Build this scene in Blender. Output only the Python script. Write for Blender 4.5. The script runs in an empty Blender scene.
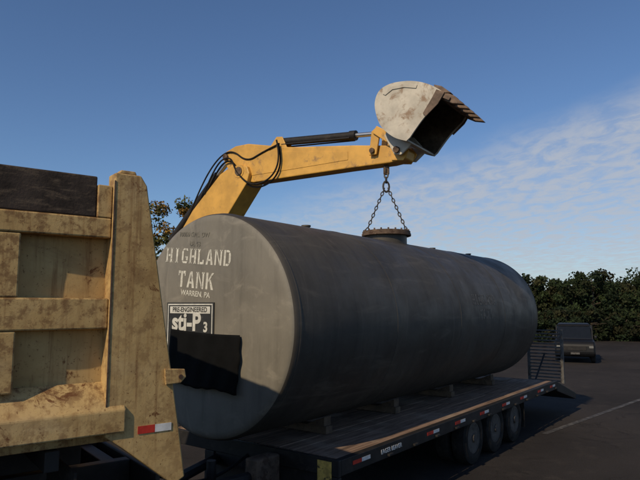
import bpy, math, random
import numpy as np
from mathutils import Vector, Matrix
random.seed(4); rng=np.random.default_rng(7)
sc=bpy.context.scene
col=sc.collection
R=math.radians

# ---------------------------------------------------------------- materials
def new_mat(name):
    m=bpy.data.materials.new(name); m.use_nodes=True
    nt=m.node_tree; b=nt.nodes['Principled BSDF']
    return m,nt,b
def rgb(c): return (c[0],c[1],c[2],1)
def N(nt,t,**k):
    n=nt.nodes.new(t)
    for a,v in k.items(): setattr(n,a,v)
    return n
def noise(nt,vec,scale,detail=6,rough=.6,dist=0):
    n=N(nt,'ShaderNodeTexNoise'); n.inputs['Scale'].default_value=scale
    n.inputs['Detail'].default_value=min(detail,7); n.inputs['Roughness'].default_value=rough
    n.inputs['Distortion'].default_value=dist
    nt.links.new(vec,n.inputs['Vector']); return n.outputs['Fac']
def mapr(nt,v,a,b,c=0,d=1):
    n=N(nt,'ShaderNodeMapRange'); n.interpolation_type='SMOOTHSTEP'
    for i,x in zip(('From Min','From Max','To Min','To Max'),(a,b,c,d)): n.inputs[i].default_value=x
    nt.links.new(v,n.inputs['Value']); return n.outputs['Result']
def mixc(nt,f,a,b,mode='MIX'):
    n=N(nt,'ShaderNodeMix',data_type='RGBA',blend_type=mode)
    if isinstance(f,(int,float)): n.inputs[0].default_value=f
    else: nt.links.new(f,n.inputs[0])
    for s,x in ((6,a),(7,b)):
        if isinstance(x,tuple): n.inputs[s].default_value=rgb(x)
        else: nt.links.new(x,n.inputs[s])
    return n.outputs[2]
def coords(nt,scale=(1,1,1),src='Object'):
    t=N(nt,'ShaderNodeTexCoord'); m=N(nt,'ShaderNodeMapping'); m.inputs['Scale'].default_value=scale
    nt.links.new(t.outputs[src],m.inputs['Vector']); return m.outputs['Vector']
def bump(nt,b,h,strength=.3,dist=.01):
    n=N(nt,'ShaderNodeBump'); n.inputs['Strength'].default_value=strength; n.inputs['Distance'].default_value=dist
    nt.links.new(h,n.inputs['Height']); nt.links.new(n.outputs['Normal'],b.inputs['Normal'])
def simple(name,c,rough=.6,metal=0,var=.25,scale=6,dirt=None,dlo=.52,dhi=.68,dscale=5,streak=(1,1,1),bs=.15,spec=.5):
    m,nt,b=new_mat(name)
    v=coords(nt); f=noise(nt,v,scale)
    c2=tuple(x*(1-var) for x in c); c1=tuple(min(1,x*(1+var)) for x in c)
    out=mixc(nt,mapr(nt,f,.3,.7),c2,c1)
    if dirt:
        v2=coords(nt,streak); g=noise(nt,v2,dscale,10,.7,.4)
        out=mixc(nt,mapr(nt,g,dlo,dhi),out,dirt)
    nt.links.new(out,b.inputs['Base Color'])
    b.inputs['Roughness'].default_value=rough; b.inputs['Metallic'].default_value=metal
    b.inputs['Specular IOR Level'].default_value=spec
    if bs>0:
        fine=noise(nt,v,scale*12,3)
        bump(nt,b,fine,bs,.004)
    return m

def truck_mat():
    m,nt,b=new_mat('truck_paint')
    v=coords(nt)
    base=mixc(nt,mapr(nt,noise(nt,v,2.5,6),.3,.7),(.43,.275,.105),(.56,.385,.165))
    base=mixc(nt,mapr(nt,noise(nt,v,1.1,5,.6,.8),.5,.75,0,.4),base,(.55,.43,.26))
    vs=coords(nt,(12,12,.6)); st=noise(nt,vs,1.6,7,.7)
    base=mixc(nt,mapr(nt,st,.48,.72,0,.75),base,(.21,.10,.035))
    base=mixc(nt,mapr(nt,noise(nt,v,1.7,6,.7,.8),.54,.75,0,.5),base,(.18,.10,.045))
    rs=noise(nt,v,5,7,.78,.5)
    base=mixc(nt,mapr(nt,rs,.59,.66,0,.9),base,(.13,.045,.015))
    sp=noise(nt,v,48,7,.75)
    base=mixc(nt,mapr(nt,sp,.59,.65,0,.8),base,(.13,.05,.018))
    ge=N(nt,'ShaderNodeNewGeometry'); ed=mapr(nt,ge.outputs['Pointiness'],.53,.60,0,1)
    n=N(nt,'ShaderNodeMath',operation='MULTIPLY'); nt.links.new(ed,n.inputs[0]); nt.links.new(mapr(nt,noise(nt,v,14,6,.7),.45,.6),n.inputs[1])
    base=mixc(nt,n.outputs[0],base,(.14,.06,.025))
    nt.links.new(base,b.inputs['Base Color']); b.inputs['Roughness'].default_value=.75
    b.inputs['Specular IOR Level'].default_value=.22
    bump(nt,b,rs,.4,.008); return m
def tank_mat(name,ca,cb,scuff=(.125,.108,.085),head=False):
    m,nt,b=new_mat(name)
    v=coords(nt)
    base=mixc(nt,mapr(nt,noise(nt,v,1.0,7,.6,.5),.3,.72),ca,cb)
    vr=coords(nt,(6,.7,.7)) if not head else coords(nt,(1,5,.6))
    base=mixc(nt,mapr(nt,noise(nt,vr,1.3,7,.65),.45,.8,0,.5),base,tuple(x*.5 for x in ca))
    va=coords(nt,(.4,2.4,2.4)) if not head else coords(nt,(1,1.3,2.2))
    base=mixc(nt,mapr(nt,noise(nt,va,1.8,7,.65,1.2),.52,.74,0,.6),base,scuff)
    vb=coords(nt,(2.6,.5,.5)) if not head else coords(nt,(1,2.5,1.2))
    base=mixc(nt,mapr(nt,noise(nt,vb,1.1,7,.7,1.8),.57,.66,0,.35),base,scuff)
    base=mixc(nt,mapr(nt,noise(nt,v,34,5,.75),.6,.72,0,.35),base,scuff)
    nt.links.new(base,b.inputs['Base Color'])
    nt.links.new(mapr(nt,noise(nt,v,2,5),.3,.7,.46,.66),b.inputs['Roughness'])
    b.inputs['Specular IOR Level'].default_value=.32
    bump(nt,b,noise(nt,v,2.2,4),.35,.02); return m
M={}
M['truck']=truck_mat()
M['tank']=tank_mat('tank_coating',(.047,.041,.034),(.078,.069,.056))
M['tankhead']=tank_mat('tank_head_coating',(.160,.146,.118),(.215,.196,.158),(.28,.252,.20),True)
M['stencil']=simple('stencil_paint',(.56,.54,.46),.75,0,.2,14,(.24,.22,.18),.54,.66,24,bs=0)
M['stencil_faint']=simple('worn_stencil_paint',(.17,.155,.13),.7,0,.25,14,(.07,.063,.053),.44,.56,22,bs=0)
M['stencil_grey']=simple('faded_stencil_paint',(.10,.094,.08),.7,0,.25,14,(.19,.175,.142),.44,.58,22,bs=0)
M['black']=simple('black_steel',(.018,.016,.015),.6,0,.3,6,(.055,.043,.034),.55,.75,5,spec=.3)
M['rubber']=simple('tyre_rubber',(.018,.017,.016),.9,0,.3,8,(.05,.042,.035),.5,.75,6,spec=.2)
M['tarp']=simple('black_plastic_sheet',(.004,.004,.004),.8,0,.3,6,spec=.12)
M['board']=simple('dark_side_board',(.045,.034,.027),.9,0,.5,5,(.13,.095,.065),.48,.68,6,(1,1,4),.6,spec=.2)
M['yellow']=simple('yellow_paint',(.62,.335,.06),.5,0,.16,3,(.26,.15,.06),.54,.72,4)
M['bucket']=simple('worn_bucket_steel',(.50,.455,.375),.7,.05,.2,3,(.27,.185,.12),.54,.68,4)
M['bucketdark']=simple('soiled_bucket_edge',(.15,.10,.07),.8,0,.35,9)
M['bucketin']=simple('dark_bucket_inside',(.085,.066,.05),.9,0,.35,9,(.17,.135,.10),.5,.7,5,spec=.2)  # inner faces of the bucket, much darker brown than the outer steel
M['rusty']=simple('rusty_steel',(.11,.072,.047),.85,.05,.35,9,(.06,.032,.018),.5,.6,12)
M['chrome']=simple('cylinder_rod',(.5,.5,.5),.3,.9,.1,bs=0)
M['chain']=simple('chain_steel',(.07,.062,.055),.6,.4,.3,20,bs=0)
M['red']=simple('reflective_red',(.50,.035,.02),.4,0,.2,20,bs=0)
M['white']=simple('reflective_white',(.66,.65,.62),.4,0,.15,20,bs=0)
M['signwhite']=simple('sign_white',(.56,.55,.49),.65,0,.15,12,bs=0)
M['signblack']=simple('sign_black',(.022,.022,.02),.6,0,.2,6,(.07,.065,.055),.56,.68,18,bs=0)
M['sticker']=simple('yellow_sticker',(.50,.34,.08),.6,0,.3,15,(.05,.04,.02),.5,.57,11,bs=0)
M['timber']=simple('timber',(.11,.074,.047),.9,0,.3,6,(.05,.036,.025),.5,.65,8,(1,1,1),.5)
M['rim']=simple('wheel_rim',(.07,.063,.057),.7,.1,.3,8,(.03,.026,.022),.5,.65,9)
M['glass']=simple('dark_glass',(.01,.012,.015),.15,0,.1,bs=0,spec=.3)
M['lamp']=simple('red_lens',(.35,.02,.015),.2,0,.1,bs=0)
M['headlamp']=simple('headlamp_lens',(.16,.16,.15),.2,0,.1,bs=0)
M['cabpaint']=simple('cab_paint',(.45,.42,.36),.4,0,.1,bs=0)
M['carpaint']=simple('dark_car_paint',(.006,.006,.007),.5,0,.1,bs=0,spec=.3)
M['galv']=simple('ramp_steel',(.10,.095,.088),.75,.2,.3,10,(.05,.038,.03),.5,.65,9)

def deck_mat():
    m,nt,b=new_mat('deck_planks')
    v=coords(nt,(.6,9,3))
    c=mixc(nt,mapr(nt,noise(nt,v,2.5,7,.7),.3,.7),(.11,.072,.050),(.29,.195,.14))
    v2=coords(nt); c=mixc(nt,mapr(nt,noise(nt,v2,2,6),.48,.7,0,.7),c,(.31,.235,.175))
    nt.links.new(c,b.inputs['Base Color']); b.inputs['Roughness'].default_value=.95
    b.inputs['Specular IOR Level'].default_value=.15
    bump(nt,b,noise(nt,v,6,6),.5,.006); return m
M['deck']=deck_mat()
def asphalt():
    m,nt,b=new_mat('asphalt')
    v=coords(nt)
    c=mixc(nt,mapr(nt,noise(nt,v,.25,6,.6,.6),.3,.7),(.022,.019,.018),(.040,.034,.031))
    c=mixc(nt,mapr(nt,noise(nt,v,1.7,6,.7),.5,.75,0,.7),c,(.056,.047,.040))
    c=mixc(nt,mapr(nt,noise(nt,v,.9,6,.75,2),.56,.62,0,.6),c,(.016,.014,.013))
    c=mixc(nt,mapr(nt,noise(nt,v,60,3,.7),.5,.7,0,.5),c,(.075,.066,.058))
    nt.links.new(c,b.inputs['Base Color']); b.inputs['Roughness'].default_value=.95
    b.inputs['Specular IOR Level'].default_value=.12
    bump(nt,b,noise(nt,v,70,3),.6,.01); return m
M['asphalt']=asphalt()
def linemat():
    m,nt,b=new_mat('worn_line_paint')
    v=coords(nt); f=mapr(nt,noise(nt,v,5,7,.75),.34,.54)
    nt.links.new(mixc(nt,f,(.13,.12,.11),(.035,.032,.03)),b.inputs['Base Color'])
    b.inputs['Roughness'].default_value=.9; return m
M['line']=linemat()
M['grass']=simple('grass',(.045,.052,.02),.95,0,.4,.6,(.09,.075,.04),.45,.65,.5)
def leafmat(name):
    m,nt,b=new_mat(name)
    a=N(nt,'ShaderNodeAttribute',attribute_name='col')
    nt.links.new(a.outputs['Color'],b.inputs['Base Color']); b.inputs['Roughness'].default_value=.85
    b.inputs['Specular IOR Level'].default_value=.2
    return m
M['leaf']=leafmat('foliage')
M['bark']=simple('bark',(.07,.05,.035),.9,0,.35,6,bs=0)

# ---------------------------------------------------------------- geometry helpers
def empty(name,loc,rotz=0):
    o=bpy.data.objects.new(name,None); col.objects.link(o); o.location=loc; o.rotation_euler=(0,0,rotz)
    o.empty_display_size=.2; return o
def mk(name,verts,faces,mat,parent=None,smooth=False,bevel=0,seg=2,sub=0):
    me=bpy.data.meshes.new(name); me.from_pydata([tuple(v) for v in verts],[],faces)
    me.validate(); me.update()
    import bmesh
    bm=bmesh.new(); bm.from_mesh(me); bmesh.ops.recalc_face_normals(bm,faces=bm.faces); bm.to_mesh(me); bm.free()
    o=bpy.data.objects.new(name,me); col.objects.link(o)
    if mat is not None: me.materials.append(M[mat] if isinstance(mat,str) else mat)
    if parent: o.parent=parent
    if bevel:
        b=o.modifiers.new('b','BEVEL'); b.width=bevel; b.segments=seg; b.limit_method='ANGLE'; b.angle_limit=R(35)
    if smooth:
        for p in me.polygons: p.use_smooth=True
        me.set_sharp_from_angle(angle=R(35)) if hasattr(me,'set_sharp_from_angle') else None
    return o
BF=[(0,1,3,2),(4,6,7,5),(0,4,5,1),(2,3,7,6),(0,2,6,4),(1,5,7,3)]
def bv(x0,x1,y0,y1,z0,z1): return [(x,y,z) for x in (x0,x1) for y in (y0,y1) for z in (z0,z1)]
def box(name,x0,x1,y0,y1,z0,z1,mat,parent=None,bevel=.006):
    return mk(name,bv(x0,x1,y0,y1,z0,z1),BF,mat,parent,bevel=bevel)
def boxes(name,lst,mat,parent=None,bevel=.006):
    V=[];F=[]
    for b in lst:
        k=len(V); V+=bv(*b); F+=[tuple(i+k for i in f) for f in BF]
    return mk(name,V,F,mat,parent,bevel=bevel)
def prism(name,pts,y0,y1,mat,parent=None,bevel=.01):
    n=len(pts)
    V=[(x,y0,z) for x,z in pts]+[(x,y1,z) for x,z in pts]
    F=[tuple(range(n)),tuple(range(2*n-1,n-1,-1))]+[(i,(i+1)%n,(i+1)%n+n,i+n) for i in range(n)]
    return mk(name,V,F,mat,parent,bevel=bevel)
def lathe(name,prof,axis,mat,parent=None,n=48,origin=(0,0,0),smooth=True):
    V=[];F=[]
    for (a,r) in prof:
        for k in range(n):
            t=2*math.pi*k/n; c,s=r*math.cos(t),r*math.sin(t)
            p={'X':(a,c,s),'Y':(c,a,s),'Z':(c,s,a)}[axis]
            V.append(tuple(p[i]+origin[i] for i in range(3)))
    for j in range(len(prof)-1):
        for k in range(n):
            F.append((j*n+k,j*n+(k+1)%n,(j+1)*n+(k+1)%n,(j+1)*n+k))
    if prof[0][1]>1e-4: F.append(tuple(range(n)))
    if prof[-1][1]>1e-4: F.append(tuple((len(prof)-1)*n+k for k in range(n)))
    return mk(name,V,F,mat,parent,smooth=smooth)
def cyl(name,p1,p2,r,mat,parent=None,r2=None,n=20):
    p1=Vector(p1);p2=Vector(p2);r2=r if r2 is None else r2
    d=(p2-p1).normalized(); q=d.to_track_quat('Z','Y'); V=[];F=[]
    for p,rr in((p1,r),(p2,r2)):
        for k in range(n):
            t=2*math.pi*k/n; V.append(p+q@Vector((rr*math.cos(t),rr*math.sin(t),0)))
    F=[(k,(k+1)%n,(k+1)%n+n,k+n) for k in range(n)]+[tuple(range(n)),tuple(range(2*n-1,n-1,-1))]
    return mk(name,V,F,mat,parent,smooth=True)
def tube(name,pts,r,mat,parent=None):
    c=bpy.data.curves.new(name,'CURVE'); c.dimensions='3D'; c.bevel_depth=r; c.bevel_resolution=3; c.resolution_u=10
    s=c.splines.new('NURBS'); s.points.add(len(pts)-1)
    for i,p in enumerate(pts): s.points[i].co=(*p,1)
    s.use_endpoint_u=True; s.order_u=3
    o=bpy.data.objects.new(name,c); col.objects.link(o); c.materials.append(M[mat])
    if parent:o.parent=parent
    return o
def text(name,body,size,mat,parent,mtx,offset=0,extrude=.001,space=1):
    c=bpy.data.curves.new(name,'FONT'); c.body=body; c.size=size; c.align_x='CENTER'; c.align_y='CENTER'
    c.offset=offset; c.extrude=extrude; c.space_character=space; c.materials.append(M[mat])
    o=bpy.data.objects.new(name,c); col.objects.link(o); o.parent=parent; o.matrix_local=mtx; return o
def wheel(name,cx,cy,cz,r,w,parent,side=-1,rimr=None):
    rr=rimr or r*.56; h=w/2
    lathe(name+'_tyre',[(-h*.8,rr),(-h,rr+.04),(-h,r-.06),(-h*.8,r-.01),(-h*.3,r),(h*.3,r),(h*.8,r-.01),(h,r-.06),(h,rr+.04),(h*.8,rr)],'Y','rubber',parent,40,(cx,cy,cz))
    s=side
    lathe(name+'_rim',[(s*h*.86,rr+.01),(s*h*.9,rr-.02),(s*h*.35,rr-.05),(s*h*.3,rr*.55),(s*h*.7,rr*.5),(s*h*.75,rr*.3),(s*h*1.1,rr*.26),(s*h*1.12,0.0001)],'Y','rim',parent,32,(cx,cy,cz))
    L=[]
    for k in range(8):
        t=2*math.pi*k/8; x=cx+math.cos(t)*rr*.42;z=cz+math.sin(t)*rr*.42
        ya,yb=sorted((cy+s*h*.7,cy+s*h*.85)); L.append((x-.014,x+.014,ya,yb,z-.014,z+.014))
    boxes(name+'_lug_nuts',L,'rim',parent,0)

# ---------------------------------------------------------------- camera
H=2.4
cam=bpy.data.cameras.new('camera'); co=bpy.data.objects.new('camera',cam); col.objects.link(co)
co.location=(0,0,H); co.rotation_euler=(R(90+6.4),0,0)
cam.lens=580/640*36; cam.sensor_width=36; cam.clip_end=5000; cam.clip_start=.05
sc.camera=co

# ---------------------------------------------------------------- light
EL=R(36); sx,sy=-.585,-.811
sd=Vector((sx*math.cos(EL),sy*math.cos(EL),math.sin(EL)))
L=bpy.data.lights.new('sun','SUN'); L.energy=3.2; L.angle=R(.6); L.color=(1,.82,.57)
lo=bpy.data.objects.new('sun',L); col.objects.link(lo); lo.rotation_euler=sd.to_track_quat('Z','Y').to_euler(); lo.location=(-10,-10,20)
w=bpy.data.worlds.new('World'); sc.world=w; w.use_nodes=True; nt=w.node_tree
bg=nt.nodes['Background']; bg.inputs['Strength'].default_value=.08
sky=N(nt,'ShaderNodeTexSky',sky_type='NISHITA'); sky.sun_disc=False; sky.sun_elevation=EL; sky.sun_rotation=math.atan2(sx,sy)
sky.air_density=1.0; sky.dust_density=.4; sky.ozone_density=3.0
tc=N(nt,'ShaderNodeTexCoord'); sep=N(nt,'ShaderNodeSeparateXYZ'); nt.links.new(tc.outputs['Generated'],sep.inputs[0])
def mth(op,a,b=None,clamp=False):
    n=N(nt,'ShaderNodeMath',operation=op); n.use_clamp=clamp
    for i,x in enumerate((a,b)):
        if x is None: continue
        if isinstance(x,(int,float)): n.inputs[i].default_value=x
        else: nt.links.new(x,n.inputs[i])
    return n.outputs[0]
X,Y,Z=sep.outputs
zz=mth('MAXIMUM',Z,.02)
cmb=N(nt,'ShaderNodeCombineXYZ')
nt.links.new(mth('DIVIDE',X,mth('ADD',zz,.05)),cmb.inputs[0]); nt.links.new(mth('DIVIDE',Y,mth('ADD',zz,.05)),cmb.inputs[1])
mp=N(nt,'ShaderNodeMapping'); mp.inputs['Rotation'].default_value=(0,0,R(35)); mp.inputs['Scale'].default_value=(1,.6,1); nt.links.new(cmb.outputs[0],mp.inputs[0])
fine=noise(nt,mp.outputs[0],7.5,5,.62,.5); big=noise(nt,mp.outputs[0],.9,4,.6,.6)
edge=mth('SUBTRACT',Z,mth('ADD',mth('MULTIPLY',X,.28),.185))
edge=mth('ADD',edge,mth('MULTIPLY',mth('SUBTRACT',big,.5),.10))
mask=mapr(nt,edge,.03,-.05)
mask=mth('MULTIPLY',mask,mapr(nt,Z,.0,.10,.7,1))
mask=mth('MULTIPLY',mask,mapr(nt,X,-.15,.25,.7,1))
mask=mth('MULTIPLY',mask,mapr(nt,Y,-.1,.2))
cl=mapr(nt,fine,.32,.64,.38,1)
cf=mth('MULTIPLY',mth('MULTIPLY',cl,mask),.80,True)
skyt=mixc(nt,1.0,sky.outputs[0],(.90,1.03,1.20),'MULTIPLY')
skyc=mixc(nt,cf,skyt,(5.9,6.2,6.8))
nt.links.new(skyc,bg.inputs['Color'])
sc.view_settings.view_transform='Standard'; sc.view_settings.look='None'; sc.view_settings.exposure=0

# ---------------------------------------------------------------- ground
g=mk('ground',[(-1500,-1500,-.012),(1500,-1500,-.012),(1500,1500,-.012),(-1500,1500,-.012)],[(0,1,2,3)],'grass')
mk('parking_lot',[(-40,-30,0),(70,-30,0),(70,36,0),(30,40,0),(-40,46,0)],[(0,1,2,3,4)],'asphalt')
def strip(name,a,b,wd,mat,z=.005):
    a=Vector((*a,z));b=Vector((*b,z));d=(b-a).normalized();n=Vector((-d.y,d.x,0))*wd/2
    return mk(name,[a-n,b-n,b+n,a+n],[(0,1,2,3)],mat)
strip('painted_line',(4.2,11.2),(16,23.0),.11,'line')
strip('painted_line',(7.0,9.2),(22,24.5),.11,'line')

# ---------------------------------------------------------------- storage tank
ang=math.atan2(.797,.605); TX,TY=-1.25,6.52; TL=7.85; RT=1.255; TZ=2.185
tank=lathe('storage_tank',[(.0,.0001),(.0,.6),(.0,RT-.10),(.006,RT-.055),(.025,RT-.022),(.055,RT-.006),(.09,RT)]+[(x,RT) for x in (1.,2,3,4,5,6,7)]+[(TL-.09,RT),(TL-.055,RT-.006),(TL-.025,RT-.022),(TL,RT-.10),(TL,.0001)],'X','tank',None,160)
tank.location=(TX,TY,TZ); tank.rotation_euler=(0,0,ang)
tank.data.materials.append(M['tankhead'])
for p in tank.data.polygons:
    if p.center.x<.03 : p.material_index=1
for i,s in enumerate((.11,2.05,4.0,5.9,TL-.1)):
    lathe('weld_seam_%d'%i,[(s-.02,RT-.002),(s-.01,RT+.003),(s,RT+.005),(s+.01,RT+.003),(s+.02,RT-.002)],'X','tank',tank,128)
mx=3.90
lathe('manway_neck',[(RT-.05,.34),(RT+.12,.34)],'Z','tank',tank,40,(mx,0,0))
lathe('manway_flange',[(RT+.10,.34),(RT+.10,.41),(RT+.135,.41),(RT+.137,.405),(RT+.137,.0001)],'Z','rusty',tank,40,(mx,0,0))
lathe('manway_lid',[(RT+.139,.40),(RT+.175,.40),(RT+.18,.39),(RT+.18,.0001)],'Z','rusty',tank,40,(mx,0,0))
for k in range(20):
    t=2*math.pi*k/20
    cyl('bolt_%d'%k,(mx+.372*math.cos(t),.372*math.sin(t),RT+.175),(mx+.372*math.cos(t),.372*math.sin(t),RT+.205),.014,'rusty',tank,n=6)
for i,(s,r,h) in enumerate(((1.75,.055,.03),(5.6,.05,.02),(7.3,.05,.03))):
    lathe('fitting_%d'%i,[(RT-.03,r),(RT+h,r),(RT+h,r*1.2),(RT+h+.02,r*1.2),(RT+h+.02,.0001)],'Z','tank',tank,24,(s,0,0))
TO=.16
def facem(t,z,rot=-5,x=-.003):
    t=t+TO
    m=Matrix(((0,0,-1,x),(-1,0,0,-t),(0,1,0,z-TZ),(0,0,0,1)))
    return m@Matrix.Rotation(R(rot),4,'Z')
def q(x0,y0,x1,y1): return [(x0,y0),(x1,y0),(x1,y1),(x0,y1)]
GL={'H':[q(0,0,1.1,6),q(2.9,0,4,6),q(1.35,2.5,2.65,3.4),q(-.3,0,1.4,.5),q(-.3,5.5,1.4,6),q(2.6,0,4.3,.5),q(2.6,5.5,4.3,6)],
'I':[q(1.4,0,2.6,6),q(1,0,3,.5),q(1,5.5,3,6)],
'G':[[(0,1.2),(1.1,1.0),(1.1,5),(0,4.8)],[(.3,5.1),(1.3,5.2),(2,5.3),(3.9,5.0),(3.6,6),(1.1,6)],[(.3,.9),(1.3,.8),(3.2,.8),(3.9,1),(3.4,0),(1,0)],q(2.9,1.25,4,2.8),q(2.2,2.3,2.75,2.8)],
'L':[q(0,0,1.1,6),q(-.3,5.5,1.4,6),q(1.4,0,3.8,.9),q(3,.9,3.8,1.8)],
'A':[[(-.2,0),(1,0),(2,5.2),(1.4,6)],[(4.2,0),(2.9,0),(1.95,6),(2.6,6)],q(1.4,1.5,2.7,2.3)],
'N':[q(-.1,0,.8,6),q(3.2,0,4.1,6),[(1.0,6),(1.0,4.4),(3,0),(3,1.6)],q(-.4,5.5,1,6),q(2.8,5.5,4.4,6)],
'D':[q(0,0,1.1,6),[(1.35,0),(2.8,0),(3.6,.8),(2.8,.9),(1.35,.8)],[(1.35,6),(2.8,6),(3.6,5.2),(2.8,5.1),(1.35,5.2)],[(2.9,1.1),(3.75,1),(4.1,2),(4.1,4),(3.75,5),(2.9,4.9)]],
'T':[q(1.4,0,2.6,5.9),q(-.1,5,1.2,6),q(2.8,5,4.1,6),q(-.1,4.2,.4,5),q(3.6,4.2,4.1,5)],
'K':[q(0,0,1.1,6),[(1.35,2.6),(1.35,3.6),(3,6),(4.1,6)],[(1.9,3.1),(2.5,3.7),(4.3,0),(3,0)]]}
def stencil(name,word,width,height,mtx,mat,parent,curve=None):
    n=len(word); adv=5.3; tot=adv*n-1.3; V=[];F=[]
    for i,ch in enumerate(word):
        for poly in GL[ch]:
            k=len(V)
            for (x,y) in poly:
                xx=(i*adv+x-tot/2)*width/tot; yy=(y-3)*height/6
                if curve: V.append(curve(xx,yy))
                else: V.append(tuple(mtx@Vector((xx,yy,0))))
            F.append(tuple(range(k,len(V))))
    return mk(name,V,F,mat,parent)
stencil('stencil_line_1','HIGHLAND',1.10,.175,facem(-.36,2.955),'stencil',tank)
stencil('stencil_line_2','TANK',.60,.19,facem(-.38,2.685),'stencil',tank)
text('stencil_line_3','WARREN, PA',.085,'stencil',tank,facem(-.38,2.525),.002)
text('stencil_line_4','UL 58',.075,'stencil_grey',tank,facem(-.40,3.10),.001)
text('stencil_line_5','10000 GAL  DW',.075,'stencil_grey',tank,facem(-.42,3.21),.001)
def facebox(name,t0,t1,z0,z1,x0,x1,mat): return box(name,x0,x1,-t1-TO,-t0-TO,z0-TZ,z1-TZ,mat,tank,0)
facebox('label_board',-.86,-.05,1.86,2.43,-.012,-.002,'signblack')
facebox('label_border_top',-.84,-.07,2.40,2.415,-.015,-.0125,'signwhite')
facebox('label_border_left',-.84,-.825,1.9,2.398,-.015,-.0125,'signwhite')
facebox('label_border_right',-.085,-.07,1.9,2.398,-.015,-.0125,'signwhite')
facebox('label_band',-.80,-.11,2.305,2.385,-.015,-.0125,'signwhite')
text('label_text_1','PRE-ENGINEERED',.076,'signblack',tank,facem(-.455,2.345,0,-.0155),.0015)
text('label_text_2','sti-P',.28,'signwhite',tank,facem(-.51,2.20,0,-.0155),.009)
text('label_text_3','3',.15,'signwhite',tank,facem(-.18,2.15,0,-.0155),.005)
def wrapc(s0,a0):
    def f(x,y):
        a=R(a0)+y/RT; r=RT+.004
        return (s0+x,-r*math.cos(a),r*math.sin(a))
    return f
stencil('side_stencil_1','HIGHLAND',.95,.17,None,'stencil_faint',tank,wrapc(5.0,14))
stencil('side_stencil_2','TANK',.5,.17,None,'stencil_faint',tank,wrapc(5.0,3))

# black plastic sheet taped to the head
nx,nz=30,22; V=[];F=[]
for j in range(nz+1):
    for i in range(nx+1):
        u=i/nx;v=j/nz
        t=-.60+1.13*u+.02*math.sin(v*5)*(u-.3)+.008*math.sin(v*19)*u; z=2.125-.61*v-.04*u+(.010*math.sin(u*11)+.006*math.sin(u*37+1))*(v**3)+.015*math.sin(u*3.14)*(v-1)
        V.append((-.03-.012*math.sin(u*14+v*2)**2*v-.02*v-.006*math.sin(u*27+v*5)*v,-t,z-TZ))
for j in range(nz):
    for i in range(nx):
        a=j*(nx+1)+i; F.append((a,a+1,a+nx+2,a+nx+1))
sh=mk('plastic_sheet',V,F,'tarp',tank,smooth=True)
so=sh.modifiers.new('s','SOLIDIFY'); so.thickness=.004

# ---------------------------------------------------------------- trailer
OX,OY=-1.15,6.6
tr=empty('flatbed_trailer',(OX,OY,0),ang)
DZ=.82; x0,x1=.45,8.25; hw=1.38
L=[]
nb=13; bw=2*(hw-.09)/nb
for i in range(nb):
    y=-(hw-.09)+i*bw
    a=x0+.06
    while a<x1-.1:
        b_=min(x1-.02,a+random.uniform(2.2,4.2))
        if x1-.02-b_<.6: b_=x1-.02
        L.append((a,b_-.006,y+.006,y+bw-.006,DZ-.045+random.uniform(-.004,.004),DZ+random.uniform(-.006,.006))); a=b_
boxes('deck_planks',L,'deck',tr,.003)
for s in(-1,1):
    ya,yb=sorted((s*hw,s*(hw-.085)))
    prism('side_rail_%d'%s,[(x0,DZ+.008),(x1,DZ+.008),(x1,DZ-.15),(x0,DZ-.15)],ya,yb,'black',tr,.006)
    yy=sorted((s*hw+s*.0015,s*hw+s*.004))
    red=[];wh=[]
    for a in [.20,1.9,2.75,3.65,4.6,5.5,6.5,7.3]:
        red.append((x0+a,x0+a+.17,yy[0],yy[1],DZ-.08,DZ-.04)); wh.append((x0+a+.17,x0+a+.34,yy[0],yy[1],DZ-.08,DZ-.04))
    boxes('tape_red_%d'%s,red,'red',tr,0); boxes('tape_white_%d'%s,wh,'white',tr,0)
    boxes('stake_pockets_%d'%s,[(a,a+.09,*sorted((s*(hw+.001),s*(hw+.035))),DZ-.13,DZ-.105) for a in np.arange(x0+.9,x1,.61)],'black',tr,.004)
    boxes('frame_beam_%d'%s,[(x0+.04,x1,s*.48-.06,s*.48+.06,DZ-.16,DZ-.135),(x0+.04,x1,s*.48-.01,s*.48+.01,DZ-.36,DZ-.16),(x0+.04,x1,s*.48-.06,s*.48+.06,DZ-.385,DZ-.36)],'black',tr,.003)
boxes('cross_members',[(a,a+.05,-(hw-.09),hw-.09,DZ-.13,DZ-.052) for a in np.arange(x0+.1,x1,.4)],'black',tr,.003)
boxes('front_bulkhead',[(x0-.05,x0-.003,-hw,hw,DZ-.16,DZ+.012),(x0-.05,x0,-hw,-hw+.10,DZ-.62,DZ-.162),(x0-.05,x0,-.36,-.20,DZ-.62,DZ-.162),(x0-.05,x0,.46,.62,DZ-.62,DZ-.162),(x0-.05,x0,hw-.16,hw,DZ-.62,DZ-.162)],'black',tr,.008)
boxes('skirt_plate',[(x0-.03,x0-.004,-hw+.105,-.37,DZ-.6,DZ-.162),(x0-.03,x0-.004,-.19,.455,DZ-.6,DZ-.162)],'black',tr,.004)
box('chain_bin',x0-.42,x0-.055,-.60,-.42,DZ-.50,DZ-.03,'rusty',tr,.02)
box('warning_sticker',x0-.056,x0-.052,-hw+.09,-hw+.27,DZ-.32,DZ-.015,'sticker',tr,0)
wtr=Matrix.Translation((OX,OY,0))@Matrix.Rotation(ang,4,'Z')
hit=wtr.inverted()@Vector((-1.72,4.95,.70))
for s in(-1,1):
    cyl('drawbar_%d'%s,(x0,s*.45,DZ-.25),(hit.x,hit.y,hit.z),.06,'black',tr,n=8)
lathe('lunette_ring',[(-.03,.05),(0,.035),(.03,.05),(.03,.09),(0,.10),(-.03,.09)],'Z','black',tr,24,(hit.x,hit.y,hit.z))
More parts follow.
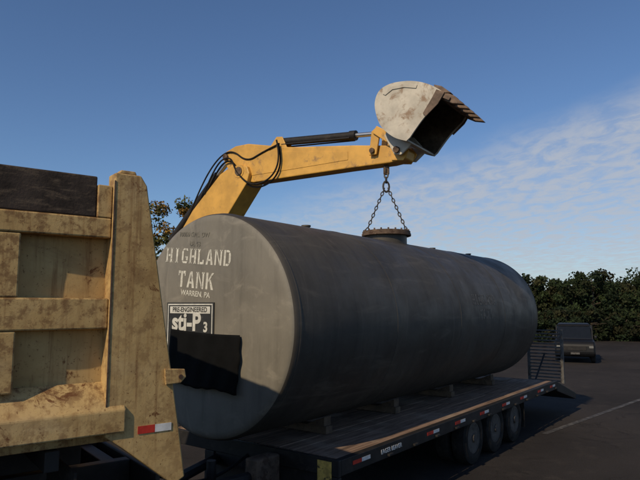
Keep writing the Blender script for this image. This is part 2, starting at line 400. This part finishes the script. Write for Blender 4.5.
cyl('landing_leg',(x0-.6,-.10,.75),(x0-.6,-.10,.10),.05,'black',tr); box('landing_foot',x0-.72,x0-.48,-.22,.02,.02,.10,'black',tr)
tube('air_hose_1',[(x0,-.1,DZ-.1),(x0-.6,-.1,DZ-.35),(x0-1.2,.1,DZ-.1),(hit.x,hit.y+.1,1.0)],.018,'rubber',tr)
for i,s in enumerate((4.12,5.03,5.94)):
    for sd_ in(-1,1):
        wheel('wheel_%d_%d_outer'%(i,sd_),s,sd_*1.16,.39,.39,.23,tr,sd_)
        wheel('wheel_%d_%d_inner'%(i,sd_),s,sd_*.89,.39,.39,.23,tr,sd_)
    cyl('axle_%d'%i,(s,-1.1,.39),(s,1.1,.39),.06,'black',tr)
for s in(-1,1):
    boxes('mud_flap_%d'%s,[(6.42,6.435,*sorted((s*.75,s*1.28)),.18,DZ-.16)],'rubber',tr,0)
    boxes('spring_hanger_%d'%s,[(a,a+.08,s*.48-.05,s*.48+.05,.35,DZ-.387) for a in(3.45,4.54,5.45,6.32)],'black',tr)
prism('beavertail',[(x1+.002,DZ+.0),(9.7,.42),(9.7,.28),(x1+.002,DZ-.20)],-hw,hw,'black',tr,.01)
for s in(-1,1):
    a,b_=sorted((s*.45,s*1.25)); L=[(9.3,9.36,a,a+.06,.65,1.85),(9.3,9.36,b_-.06,b_,.65,1.85)]
    L+=[(9.31,9.35,a+.062,b_-.062,z,z+.03) for z in np.arange(.68,1.84,.075)]
    boxes('ramp_%d'%s,L,'galv',tr,.004)
    cyl('ramp_strut_%d'%s,(8.5,s*.85,.75),(9.28,s*.85,1.3),.02,'black',tr)
boxes('tail_lights',[(9.702,9.72,s*.9-.06,s*.9+.06,.31,.38) for s in(-1,1)],'lamp',tr,.004)
text('rail_lettering','EAGER BEAVER',.07,'white',tr,Matrix(((1,0,0,x0+1.0),(0,0,-1,-hw-.003),(0,1,0,DZ-.065),(0,0,0,1))),.001)
boxes('dunnage_timbers',[(a,a+.14,-.55,.55,DZ+.008,DZ+.10) for a in(1.3,3.0,4.9,6.8)],'timber',tr,.006)
for i,a in enumerate((1.3,3.0,4.9,6.8)):
    for s in(-1,1):
        V=[(a,s*.25,DZ+.101),(a,s*.52,DZ+.101),(a,s*.52,DZ+.21),(a+.14,s*.25,DZ+.101),(a+.14,s*.52,DZ+.101),(a+.14,s*.52,DZ+.21)]
        mk('wedge_%d_%d'%(i,s),V,[(0,1,2),(3,5,4),(0,3,4,1),(1,4,5,2),(2,5,3,0)],'timber',tr)

# ---------------------------------------------------------------- dump truck
ta=math.atan2(.609,.793); dt=empty('dump_truck',(-1.09,3.6,0),ta)
BW=2.5; zb,zt=1.66,3.10; BL=4.6
def bedside(sgn,yo,tag):
    f=lambda a,b_:tuple(sorted((yo+sgn*a,yo+sgn*b_)))
    nxx,nzz=70,22; V=[];F=[]
    for j in range(nzz+1):
        for i in range(nxx+1):
            x=-BL+(BL-.15)*i/nxx; z=zb+(2.93-zb)*j/nzz
            d=.012*math.sin(x*5.1+1.3)*math.sin(z*6.3+x)+.006*math.sin(x*13+z*9)
            V.append((x,yo+sgn*(.092+d),z))
    for j in range(nzz):
        for i in range(nxx):
            a=j*(nxx+1)+i; F.append((a,a+1,a+nxx+2,a+nxx+1))
    mk('bed_side_sheet_'+tag,V,F,'truck',dt,smooth=True)
    box('bed_side_liner_'+tag,-BL,-.15,*f(.115,.13),zb,2.93,'truck',dt,0)
    P=[(-BL,-.212,*f(0,.084),2.80,2.92),(-BL,-.212,*f(.0,.084),2.26,2.44)]
    boxes('bed_side_rails_'+tag,P,'truck',dt,.009)
    ribs=[(-.98-.78*k,-.70-.78*k,*f(.004,.0835),1.925,2.258) for k in range(5)]+[(-.98-.78*k,-.70-.78*k,*f(.004,.0835),2.442,2.798) for k in range(5)]
    boxes('bed_side_ribs_'+tag,ribs,'truck',dt,.009)
    ys=[yo+sgn*.084,yo-sgn*.05,yo-sgn*.05,yo+sgn*.084]; zs=[1.95,1.79,1.66,1.66]
    V=[(-BL,ys[i],zs[i]) for i in range(4)]+[(-.10,ys[i],zs[i]) for i in range(4)]
    mk('bed_rub_rail_'+tag,V,[(0,1,2,3),(7,6,5,4),(0,4,5,1),(1,5,6,2),(2,6,7,3),(3,7,4,0)],'truck',dt,bevel=.009)
    boxes('side_board_'+tag,[(-BL,-.30,*f(.015,.06),2.923,3.17)],'board',dt,.008)
    boxes('board_bracket_'+tag,[(-.298,-.214,*f(.0,.075),2.922,3.12)],'truck',dt,.006)
    prism('corner_post_'+tag,[(-.21,zb-.02),(-.21,3.20),(-.05,3.20),(-.01,3.14),(.25,1.60),(.29,1.34),(.22,1.30),(-.10,1.56)],*f(-.03,.10),'truck',dt,.009)
    prism('post_cap_'+tag,[(-.18,3.202),(-.17,3.225),(-.08,3.225),(-.07,3.202)],*f(-.01,.06),'truck',dt,.006)
    boxes('post_weld_'+tag,[(-.214,-.206,*f(-.034,-.029),1.7,3.15)],'rusty',dt,0)
    tube('weld_bead_1_'+tag,[(-BL,yo+sgn*.08,2.262),(-2,yo+sgn*.081,2.258),(-.22,yo+sgn*.08,2.26)],.007,'truck',dt)
    cyl('marker_lamp_'+tag,(-1.6,yo-sgn*.048,1.725),(-1.6,yo-sgn*.07,1.725),.03,'lamp',dt)
bedside(1,0,'near'); bedside(-1,BW,'far')
box('bed_floor',-BL,-.11,.135,BW-.135,1.58,1.64,'truck',dt)
box('bed_headboard',-BL-.08,-BL-.002,0,BW,1.5,3.3,'truck',dt)
V=[(-.01,.102,3.02),(.23,.102,1.55),(-.01,BW-.102,3.02),(.23,BW-.102,1.55)]
V+= [(v[0]-.06,v[1],v[2]) for v in V]
mk('tailgate',V,[(0,1,3,2),(4,6,7,5),(0,2,6,4),(1,5,7,3),(0,4,5,1),(2,3,7,6)],'truck',dt,bevel=.01)
for k in range(4):
    y=.35+.6*k; prism('tailgate_rib_%d'%k,[(-.007,3.0),(.05,2.98),(.29,1.6),(.225,1.57)],y,y+.12,'truck',dt,.01)
prism('latch_lug',[(.14,1.91),(.24,1.915),(.275,1.95),(.265,2.0),(.13,2.01)],-.05,-.032,'truck',dt,.006)
cyl('latch_pin',(.235,-.058,1.955),(.235,.02,1.955),.014,'rusty',dt)
boxes('post_tape_red',[(-.02,.085,-.0345,-.0315,1.635,1.68)],'red',dt,0)
boxes('post_tape_white',[(.086,.19,-.0345,-.0315,1.635,1.68)],'white',dt,0)
for y in(.82,1.60):
    box('chassis_rail_%d'%int(y),-7.2,.25,y,y+.09,.98,1.28,'black',dt)
    box('bed_subframe_%d'%int(y),-BL,-.1,y,y+.09,1.30,1.455,'black',dt)
boxes('floor_crossmembers',[(a,a+.08,.10,BW-.1,1.46,1.575) for a in(-.5,-.95,-1.4,-1.85,-2.3,-2.75,-3.2,-3.65,-4.1)],'black',dt)
boxes('chassis_crossmembers',[(a,a+.1,.915,1.595,1.0,1.25) for a in(-6,-4,-2.5,-1.3,.10)],'black',dt)
box('hitch_plate',.255,.29,.35,2.15,.45,1.28,'black',dt,.01)
box('pintle_hitch',.295,.50,1.17,1.33,.62,.80,'black',dt,.03)
box('rear_mudflap_near',-.35,-.335,.05,.68,.35,1.45,'rubber',dt,0); box('rear_mudflap_far',-.35,-.335,1.82,2.45,.35,1.45,'rubber',dt,0)
for i,a in enumerate((-1.05,-2.4)):
    for (y,s) in((.18,-1),(.50,-1),(2.0,1),(2.32,1)): wheel('truck_wheel_%d_%d'%(i,int(y*100)),a,y,.52,.52,.28,dt,s)
    cyl('truck_axle_%d'%i,(a,.2,.52),(a,2.3,.52),.09,'black',dt)
for (y,s) in((.2,-1),(2.3,1)): wheel('front_wheel_%d'%int(y*10),-6.6,y,.52,.52,.3,dt,s)
prism('cab',[(-6.0,1.0),(-4.85,1.0),(-4.85,2.75),(-5.1,2.85),(-5.75,2.8),(-6.05,2.1)],.15,2.35,'cabpaint',dt,.05)
prism('hood',[(-7.5,.9),(-6.06,1.0),(-6.06,2.0),(-7.35,1.75),(-7.5,1.6)],.45,2.05,'cabpaint',dt,.06)
for y0_ in(.3,2.0): prism('fender',[(-7.3,1.0),(-7.1,1.2),(-6.2,1.2),(-5.95,.95),(-6.05,.9),(-6.3,1.1),(-7.0,1.1),(-7.2,.9)],y0_-.25,y0_+.4,'cabpaint',dt,.02)
prism('door_window',[(-5.75,2.1),(-5.0,2.1),(-5.0,2.65),(-5.6,2.65)],.13,.148,'glass',dt,.004)
mk('windshield',[(-6.065,.35,2.15),(-6.065,2.15,2.15),(-5.80,2.15,2.72),(-5.80,.35,2.72)],[(0,1,2,3)],'glass',dt)
box('bumper',-7.7,-7.52,.2,2.3,.55,.88,'black',dt,.03)

# ---------------------------------------------------------------- excavator
wx,wy=.8366,-.5478; E0=3.6
ex=empty('excavator',(-1.6-wx*E0,11.5-wy*E0,0),math.atan2(wy,wx))
E=lambda pts:[(e+E0,z) for e,z in pts]
prism('stick',E([(-.36,5.36),(-.28,5.50),(-.02,5.58),(.30,5.58),(1.3,5.36),(2.7,5.18),(3.4,5.07),(3.68,5.01),(3.74,4.92),(3.70,4.80),(3.4,4.77),(2.6,4.78),(1.3,4.78),(.45,4.78),(.12,4.86),(-.2,5.10)]),-.15,.15,'yellow',ex,.02)
prism('stick_plate',E([(.0,5.40),(.5,5.42),(1.6,5.22),(2.6,5.08),(2.6,4.93),(1.5,4.92),(.4,4.92),(.05,5.05)]),-.158,-.1505,'yellow',ex,.003)
prism('boom',E([(.36,5.10),(.42,4.95),(.36,4.76),(-.10,4.20),(-.9,3.1),(-2.6,1.45),(-2.85,1.40),(-3.05,1.6),(-2.95,1.9),(-2.0,3.1),(-1.50,3.85),(-1.10,4.35),(-.35,5.02),(-.05,5.16)]),-.24,.24,'yellow',ex,.02)
for s in(-1,1):
    y0_,y1_=sorted((s*.152,s*.175)); 
    prism('stick_tip_boss_%d'%s,E([(3.45,4.80),(3.66,4.77),(3.77,4.92),(3.68,5.05),(3.45,5.05)]),y0_,y1_,'yellow',ex,.01)
def pin(name,e,z,r,h,m='rusty'): cyl(name,(e+E0,-h,z),(e+E0,h,z),r,m,ex)
pin('pin_elbow',.16,5.02,.085,.27); pin('pin_elbow_cap',.16,5.02,.13,.25,'yellow'); pin('pin_tip',3.62,4.92,.055,.36); pin('pin_stick_cyl',-.26,5.38,.06,.2); pin('pin_link',3.12,5.0,.045,.26)
cyl('bucket_cyl_barrel',(1.05+E0,0,5.53),(2.62+E0,0,5.40),.075,'black',ex); cyl('bucket_cyl_gland',(2.56+E0,0,5.405),(2.68+E0,0,5.395),.09,'black',ex)
cyl('bucket_cyl_rod',(2.68+E0,0,5.395),(3.20+E0,0,5.35),.042,'chrome',ex)
for s in(-1,1):
    y0_,y1_=sorted((s*.08,s*.11))
    prism('cyl_bracket_%d'%s,E([(.8,5.42),(1.25,5.34),(1.12,5.60),(.98,5.62)]),y0_,y1_,'yellow',ex,.01)
    y0_,y1_=sorted((s*.18,s*.22))
    prism('guide_link_%d'%s,E([(3.05,4.93),(3.19,4.93),(3.27,5.33),(3.19,5.40),(3.10,5.34)]),y0_,y1_,'yellow',ex,.01)
    y0_,y1_=sorted((s*.225,s*.26))
    prism('bucket_link_%d'%s,E([(3.14,5.30),(3.22,5.41),(3.50,5.24),(3.50,5.12),(3.40,5.10)]),y0_,y1_,'yellow',ex,.01)
BS=.86; BA=R(-4)
def B(p):
    dx,dz=(p[0]-3.62)*BS,(p[1]-4.92)*BS
    return (3.64+dx*math.cos(BA)-dz*math.sin(BA), 4.92+dx*math.sin(BA)+dz*math.cos(BA))
def smoothline(pts,n=5):
    out=[]
    P=[pts[0]]+list(pts)+[pts[-1]]
    for i in range(1,len(P)-2):
        p0,p1,p2,p3=P[i-1:i+3]
        for k in range(n):
            t=k/n
            out.append(tuple(.5*((2*p1[c])+(-p0[c]+p2[c])*t+(2*p0[c]-5*p1[c]+4*p2[c]-p3[c])*t*t+(-p0[c]+3*p1[c]-3*p2[c]+p3[c])*t**3) for c in(0,1)))
    out.append(tuple(pts[-1])); return out
for s in(-1,1):
    y0_,y1_=sorted((s*.27,s*.31))
    prism('bucket_ear_%d'%s,E([B(p) for p in[(3.54,4.84),(3.68,4.82),(3.90,5.02),(3.62,5.32),(3.42,5.38),(3.30,5.22)]]),y0_,y1_,'bucket',ex,.008)
bo=[(3.93,5.00),(3.68,5.09),(3.42,5.30),(3.29,5.56),(3.25,5.80),(3.33,6.0),(3.54,6.10),(3.84,6.11),(4.12,6.06),(4.38,5.95),(4.60,5.80)]
bo=smoothline(bo)
cx_,cz_=3.95,5.55
bi=[];bi2=[]
for i,(e,z) in enumerate(bo):
    d=Vector((cx_-e,cz_-z)); d.normalize(); bi.append((e+d.x*.03,z+d.y*.03)); bi2.append((e+d.x*.045,z+d.y*.045))
BWd=.55
o=prism('bucket_shell',E([B(p) for p in bo+bi[::-1]]),-BWd,BWd,'bucket',ex,0)
prism('bucket_lining',E([B(p) for p in [(cx_+(e-cx_)*.998,cz_+(z-cz_)*.998) for e,z in bi]+bi2[::-1]]),-BWd+.003,BWd-.003,'bucketin',ex,0)
side=bo+smoothline([(4.50,5.64),(4.26,5.40),(4.10,5.20),(4.0,5.06)])
side2=[(cx_+(e-cx_)*.97,cz_+(z-cz_)*.97) for e,z in side]
for s in(-1,1):
    prism('bucket_side_%d'%s,E([B((cx_+(e-cx_)*1.02,cz_+(z-cz_)*1.02)) for e,z in side]),*sorted((s*(BWd+.002),s*(BWd+.03))),'bucket',ex,0)
    prism('bucket_side_lining_%d'%s,E([B(p) for p in side2]),*sorted((s*(BWd-.004),s*(BWd-.012))),'bucketin',ex,0)
    prism('side_cutter_%d'%s,E([B(p) for p in[(4.64,5.80),(4.48,5.87),(4.40,5.72),(4.24,5.46),(4.30,5.40),(4.52,5.60)]]),*sorted((s*(BWd+.032),s*(BWd+.055))),'bucketdark',ex,.004)
    prism('wear_strip_%d'%s,E([B(p) for p in[(3.40,5.93),(3.56,6.05),(3.84,6.06),(4.10,6.01),(4.08,5.95),(3.84,6.0),(3.60,5.99),(3.46,5.90)]]),*sorted((s*(BWd+.032),s*(BWd+.045))),'bucket',ex,.003)
prism('bucket_lip',E([B(p) for p in[(4.50,5.86),(4.74,5.70),(4.71,5.65),(4.46,5.78)]]),-BWd-.03,BWd+.03,'bucketdark',ex,.005)
for k in range(5):
    y=-.50+.25*k
    prism('tooth_%d'%k,E([B(p) for p in[(4.60,5.84),(4.80,5.73),(4.97,5.56),(4.76,5.60),(4.60,5.68)]]),y-.045,y+.045,'bucketdark',ex,.012)
    prism('tooth_adapter_%d'%k,E([B(p) for p in[(4.40,5.99),(4.55,5.94),(4.74,5.79),(4.62,5.80),(4.42,5.91)]]),y-.06,y+.06,'bucketdark',ex,.012)
cyl('stick_cyl_rod',(-.28+E0,0,5.38),(-.7+E0,0,5.02),.045,'chrome',ex); cyl('stick_cyl_barrel',(-.62+E0,0,5.09),(-1.95+E0,0,3.80),.085,'black',ex)
for s in(-1,1): cyl('boom_cyl_%d'%s,(-1.4+E0,s*.36,2.95),(-2.2+E0,s*.36,1.2),.08,'yellow',ex)
for i,(dz,y) in enumerate(((0,-.20),(.05,-.26))):
    tube('hose_loop_%d'%i,[(p[0]+E0,y,p[1]+dz) for p in ((-.75,4.62),(-.45,5.20),(-.05,5.32),(.1,4.95),(.50,4.62),(1.0,4.72),(1.2,5.1),(1.1,5.45))],.017,'rubber',ex)
for i,y in enumerate((-.17,.17)):
    tube('hose_back_%d'%i,[(p[0]+E0,y,p[1]) for p in ((-1.3,4.2),(-.95,4.85),(-.5,5.38),(-.1,5.52),(.3,5.2),(.7,5.35),(1.1,5.45))],.016,'rubber',ex)
for y in(-.10,.10): cyl('steel_line_%d'%(y>0),(1.1+E0,y,5.45),(2.6+E0,y,5.34),.014,'black',ex)
prism('house',[(-2.6,1.1),(.9,1.1),(.9,1.9),(.2,2.0),(-1.2,2.1),(-2.4,2.15),(-2.7,1.9)],-1.25,1.25,'yellow',ex,.06)
prism('counterweight',[(-3.1,1.15),(-2.62,1.1),(-2.62,2.12),(-3.0,2.05),(-3.2,1.7)],-1.2,1.2,'black',ex,.08)
prism('operator_cab',[(-.4,1.95),(.85,1.92),(.95,2.2),(.7,2.85),(-.3,2.9),(-.45,2.7)],.35,1.2,'yellow',ex,.05)
prism('cab_glass',[(-.25,2.15),(.8,2.15),(.62,2.75),(-.2,2.78)],.33,1.22,'glass',ex,.01)
lathe('swing_ring',[(.85,.65),(1.1,.65)],'Z','black',ex,32,(-.9,0,0))
for s in(-1,1):
    prism('track_%d'%s,[(-2.5,.15),(-2.3,.0),(.7,.0),(.9,.15),(1.05,.45),(.9,.75),(.7,.85),(-2.3,.85),(-2.5,.75),(-2.65,.45)],*sorted((s*.75,s*1.3)),'black',ex,.03)
    boxes('track_pads_%d'%s,[(a,a+.12,*sorted((s*.73,s*1.32)),.852,.88) for a in np.arange(-2.3,.7,.18)],'black',ex,0)
    for a in np.arange(-2.1,.7,.5): cyl('roller_%d_%d'%(s,int(a*10+30)),(a,s*1.30,.2),(a,s*1.33,.2),.13,'black',ex)
box('undercarriage',-2.0,.4,-.74,.74,.3,.84,'black',ex)

# ---------------------------------------------------------------- lifting chain
def torus_link(p,dirv,twist,l,wd,r):
    q_=Vector(dirv).normalized().to_track_quat('Z','Y'); V=[];F=[]; n=14;m=6
    for i in range(n):
        t=2*math.pi*i/n
        c=Vector((wd/2*math.cos(t),0,l/2*math.sin(t))); nrm=Vector((math.cos(t),0,math.sin(t)))
        for j in range(m):
            a=2*math.pi*j/m; V.append(c+nrm*r*math.cos(a)+Vector((0,1,0))*r*math.sin(a))
    tw=Matrix.Rotation(twist,3,'Z')
    V=[Vector(p)+q_@(tw@v) for v in V]
    for i in range(n):
        for j in range(m): F.append((i*m+j,((i+1)%n)*m+j,((i+1)%n)*m+(j+1)%m,i*m+(j+1)%m))
    return V,F
mw=Vector((TX+.605*mx,TY+.797*mx,TZ+RT+.16))
top=Vector((mw.x+.02,mw.y+.05,4.80)); ring=Vector((mw.x+.01,mw.y+.02,4.36))
V=[];F=[]
def run(a,b_,l=.085,wd=.05,r=.0105):
    d=b_-a; n=max(2,int(d.length/(l*.82)));
    for i in range(n):
        v,f=torus_link(a+d*((i+.5)/n),d,(i%2)*math.pi/2,l,wd,r); k=len(V); V.extend(v); F.extend([tuple(x+k for x in g_) for g_ in f])
run(top,ring+Vector((0,0,.1)),.10,.06,.014)
av=Vector((.95,-.2,0)).normalized()
for s in(-1,1): run(ring+av*s*.03,mw+av*s*.36+Vector((0,0,-.03)),.075,.042,.0095)
v,f=torus_link(ring+Vector((0,0,.03)),(0,0,1),.3,.18,.11,.018); k=len(V);V.extend(v);F.extend([tuple(x+k for x in g_) for g_ in f])
ch=mk('lifting_chain',V,F,'chain',None,smooth=True)
boxes('hook_block',[(top.x-.05,top.x+.05,top.y-.035,top.y+.035,4.60,4.76)],'rusty',None,.02).parent=ch
for s in(-1,1):
    p=mw+av*s*.36; boxes('shackle_%d'%s,[(p.x-.025,p.x+.025,p.y-.025,p.y+.025,p.z-.07,p.z+.02)],'rusty',None,.01).parent=ch

# ---------------------------------------------------------------- parked dark boxy vehicle, far right, head-on
pc=empty('parked_car',(11.25,26.0,0),R(-113)); pc.scale=(.86,.86,.9)
prof=[(-1.75,.42),(-1.7,.30),(2.0,.30),(2.13,.45),(2.10,.88),(1.95,1.0),(1.1,1.08),(-1.7,1.08),(-1.8,.9)]
prism('body',prof,-.9,.9,'carpaint',pc,.09)
def frus(name,a,b_,mat,off=0):
    V=[(a[0],-a[2],a[3]),(a[1],-a[2],a[3]),(a[1],a[2],a[3]),(a[0],a[2],a[3]),(b_[0],-b_[2],b_[3]),(b_[1],-b_[2],b_[3]),(b_[1],b_[2],b_[3]),(b_[0],b_[2],b_[3])]
    return mk(name,V,[(0,1,2,3),(7,6,5,4),(0,4,5,1),(1,5,6,2),(2,6,7,3),(3,7,4,0)],mat,pc,bevel=.05)
frus('cabin_glass',(-1.68,1.05,.85,1.06),(-1.58,.62,.76,1.68),'glass')
frus('roof',(-1.63,.68,.79,1.67),(-1.52,.55,.72,1.76),'carpaint')
for s in(-1,1):
    prism('pillar_a_%d'%s,[(1.08,1.07),(.96,1.07),(.55,1.68),(.67,1.68)],*sorted((s*.79,s*.85)),'carpaint',pc,.01)
    prism('pillar_b_%d'%s,[(-.4,1.07),(-.28,1.07),(-.30,1.68),(-.4,1.68)],*sorted((s*.79,s*.85)),'carpaint',pc,.01)
    box('headlamp_%d'%s,2.06,2.125,*sorted((s*.62,s*.82)),.70,.80,'headlamp',pc,.02)
    box('mirror_%d'%s,.75,.9,*sorted((s*.90,s*1.03)),1.08,1.22,'carpaint',pc,.03)
    for a in(-1.2,1.3): wheel('car_wheel_%d_%d'%(s,int(a*10)),a,s*.80,.34,.34,.22,pc,s)
box('grille',2.08,2.14,-.5,.5,.60,.80,'black',pc,.01); box('plate',2.141,2.155,-.2,.2,.42,.51,'galv',pc,.004)

# ---------------------------------------------------------------- trees
def leaves(centers,radii,n,size,cols):
    k=len(centers); idx=rng.integers(0,k,n)
    d=rng.normal(size=(n,3)); d/=np.linalg.norm(d,axis=1)[:,None]
    r=rng.uniform(.25,1,n)**.6
    P=centers[idx]+d*radii[idx]*r[:,None]
    a=rng.normal(size=(n,3)); a/=np.linalg.norm(a,axis=1)[:,None]
    b=np.cross(a,rng.normal(size=(n,3))); b/=np.linalg.norm(b,axis=1)[:,None]
    s=size*rng.uniform(.5,1.3,n)[:,None]
    V=np.stack([P-a*s,P+b*s*.6,P+a*s,P-b*s*.6],1).reshape(-1,3)
    c=cols[idx]*rng.uniform(.6,1.35,(n,1))
    return V,np.repeat(c,4,0)
def leaf_obj(name,V,C,parent=None):
    n=len(V)//4; me=bpy.data.meshes.new(name); me.vertices.add(len(V)); me.vertices.foreach_set('co',V.astype(np.float32).ravel())
    me.loops.add(n*4); me.loops.foreach_set('vertex_index',np.arange(n*4,dtype=np.int32)); me.polygons.add(n)
    me.polygons.foreach_set('loop_start',np.arange(0,n*4,4,dtype=np.int32))
    me.update(calc_edges=True); me.validate()
    at=me.color_attributes.new('col','FLOAT_COLOR','POINT'); CC=np.ones((len(V),4),np.float32); CC[:,:3]=C; at.data.foreach_set('color',CC.ravel())
    me.materials.append(M['leaf']); o=bpy.data.objects.new(name,me); col.objects.link(o)
    if parent:o.parent=parent
    return o
PAL=np.array([(.022,.034,.013),(.030,.044,.015),(.018,.030,.012),(.026,.040,.014),(.032,.038,.015),(.036,.036,.014)])
def crown(base,h,rad,nc,n,size,pal,lowf=.25):
    cs=[];rs=[];cc=[]
    for i in range(nc):
        t=rng.uniform(lowf,1); rr=rad*math.sin(math.pi*min(1,.15+.85*(1-t)**.7)) if t>.5 else rad
        th=rng.uniform(0,2*math.pi); q_=rng.uniform(.2,1)**.5*rr*.8
        cs.append((base[0]+q_*math.cos(th),base[1]+q_*math.sin(th),base[2]+h*t*.93)); s=rng.uniform(.16,.32)*rad
        rs.append((s*1.15,s*1.15,s*.85)); cc.append(pal[rng.integers(0,len(pal))]*rng.uniform(.65,1.25))
    return leaves(np.array(cs),np.array(rs),n,size,np.array(cc))
def trunk(V,F,base,h,r,rad):
    def seg(p1,p2,r1,r2):
        p1=Vector(p1);p2=Vector(p2);q_=(p2-p1).to_track_quat('Z','Y');k=len(V)
        for p,rr in((p1,r1),(p2,r2)):
            for j in range(7):
                t=2*math.pi*j/7; V.append(p+q_@Vector((rr*math.cos(t),rr*math.sin(t),0)))
        for j in range(7): F.append((k+j,k+(j+1)%7,k+7+(j+1)%7,k+7+j))
    b=Vector(base); m=b+Vector((rng.uniform(-.2,.2),rng.uniform(-.2,.2),h*.45)); t=b+Vector((rng.uniform(-.3,.3),rng.uniform(-.3,.3),h*.86))
    seg(b,m,r,r*.65); seg(m,t,r*.65,r*.15)
    for i in range(9):
        u=rng.uniform(.3,.8); s=b.lerp(t,u); th=rng.uniform(0,6.28); e=s+Vector((math.cos(th)*rad*.7,math.sin(th)*rad*.7,h*rng.uniform(.05,.14))); seg(s,e,r*.35,r*.08)
VV=[];CC=[];TV=[];TF=[]
def addtree(x,y,h,rad,n,size,pal=PAL,nc=30):
    v,c=crown((x,y,0),h,rad,nc,n,size,pal,.12); VV.append(v);CC.append(c); trunk(TV,TF,(x,y,0),h,.06+h*.018,rad)
def pxy(px,d): return ((px-320)/580*d,d)
for px,hh,rd in ((520,4.2,1.6),(532,4.9,1.7),(546,4.8,1.7),(560,4.0,1.5),(574,4.5,1.7),(590,5.1,2.0),(606,4.7,1.8),(619,4.1,1.6),(633,4.9,1.8),(648,5.5,2.2),(668,5.3,2.3),(690,5.0,2.2),(715,5.4,2.4),(745,5.0,2.4)):
    d=rng.uniform(43,48); x,y=pxy(px,d); addtree(x,y,hh,rd,5200,.12,nc=58)
for px in np.arange(512,740,16):
    d=rng.uniform(50,54); x,y=pxy(px,d); addtree(x,y,rng.uniform(3.8,4.6),2.0,2200,.15,nc=36)
for px in np.arange(500,770,11):
    d=rng.uniform(37.5,41); x,y=pxy(px,d); addtree(x,y,rng.uniform(1.5,2.4),rng.uniform(1.2,1.8),1700,.12,PAL*.7,20)
for px in np.arange(-300,500,38):
    d=rng.uniform(48,56); x,y=pxy(px+rng.uniform(-8,8),d); addtree(x,y,rng.uniform(3.6,5),rng.uniform(2,2.8),1500,.22)
leaf_obj('tree_line',np.concatenate(VV),np.concatenate(CC)); tt=mk('tree_line_trunks',TV,TF,'bark',bpy.data.objects['tree_line'])
TV=[];TF=[];trunk(TV,TF,(-7.7,30,0),7.6,.2,1.6)
to=mk('autumn_tree',TV,TF,'bark')
v,c=crown((-7.7,30,0),8.3,1.7,52,5500,.09,np.array([(.07,.08,.02),(.05,.07,.02),(.20,.11,.02),(.09,.085,.022)]),.25)
leaf_obj('leaves',v,c,to)
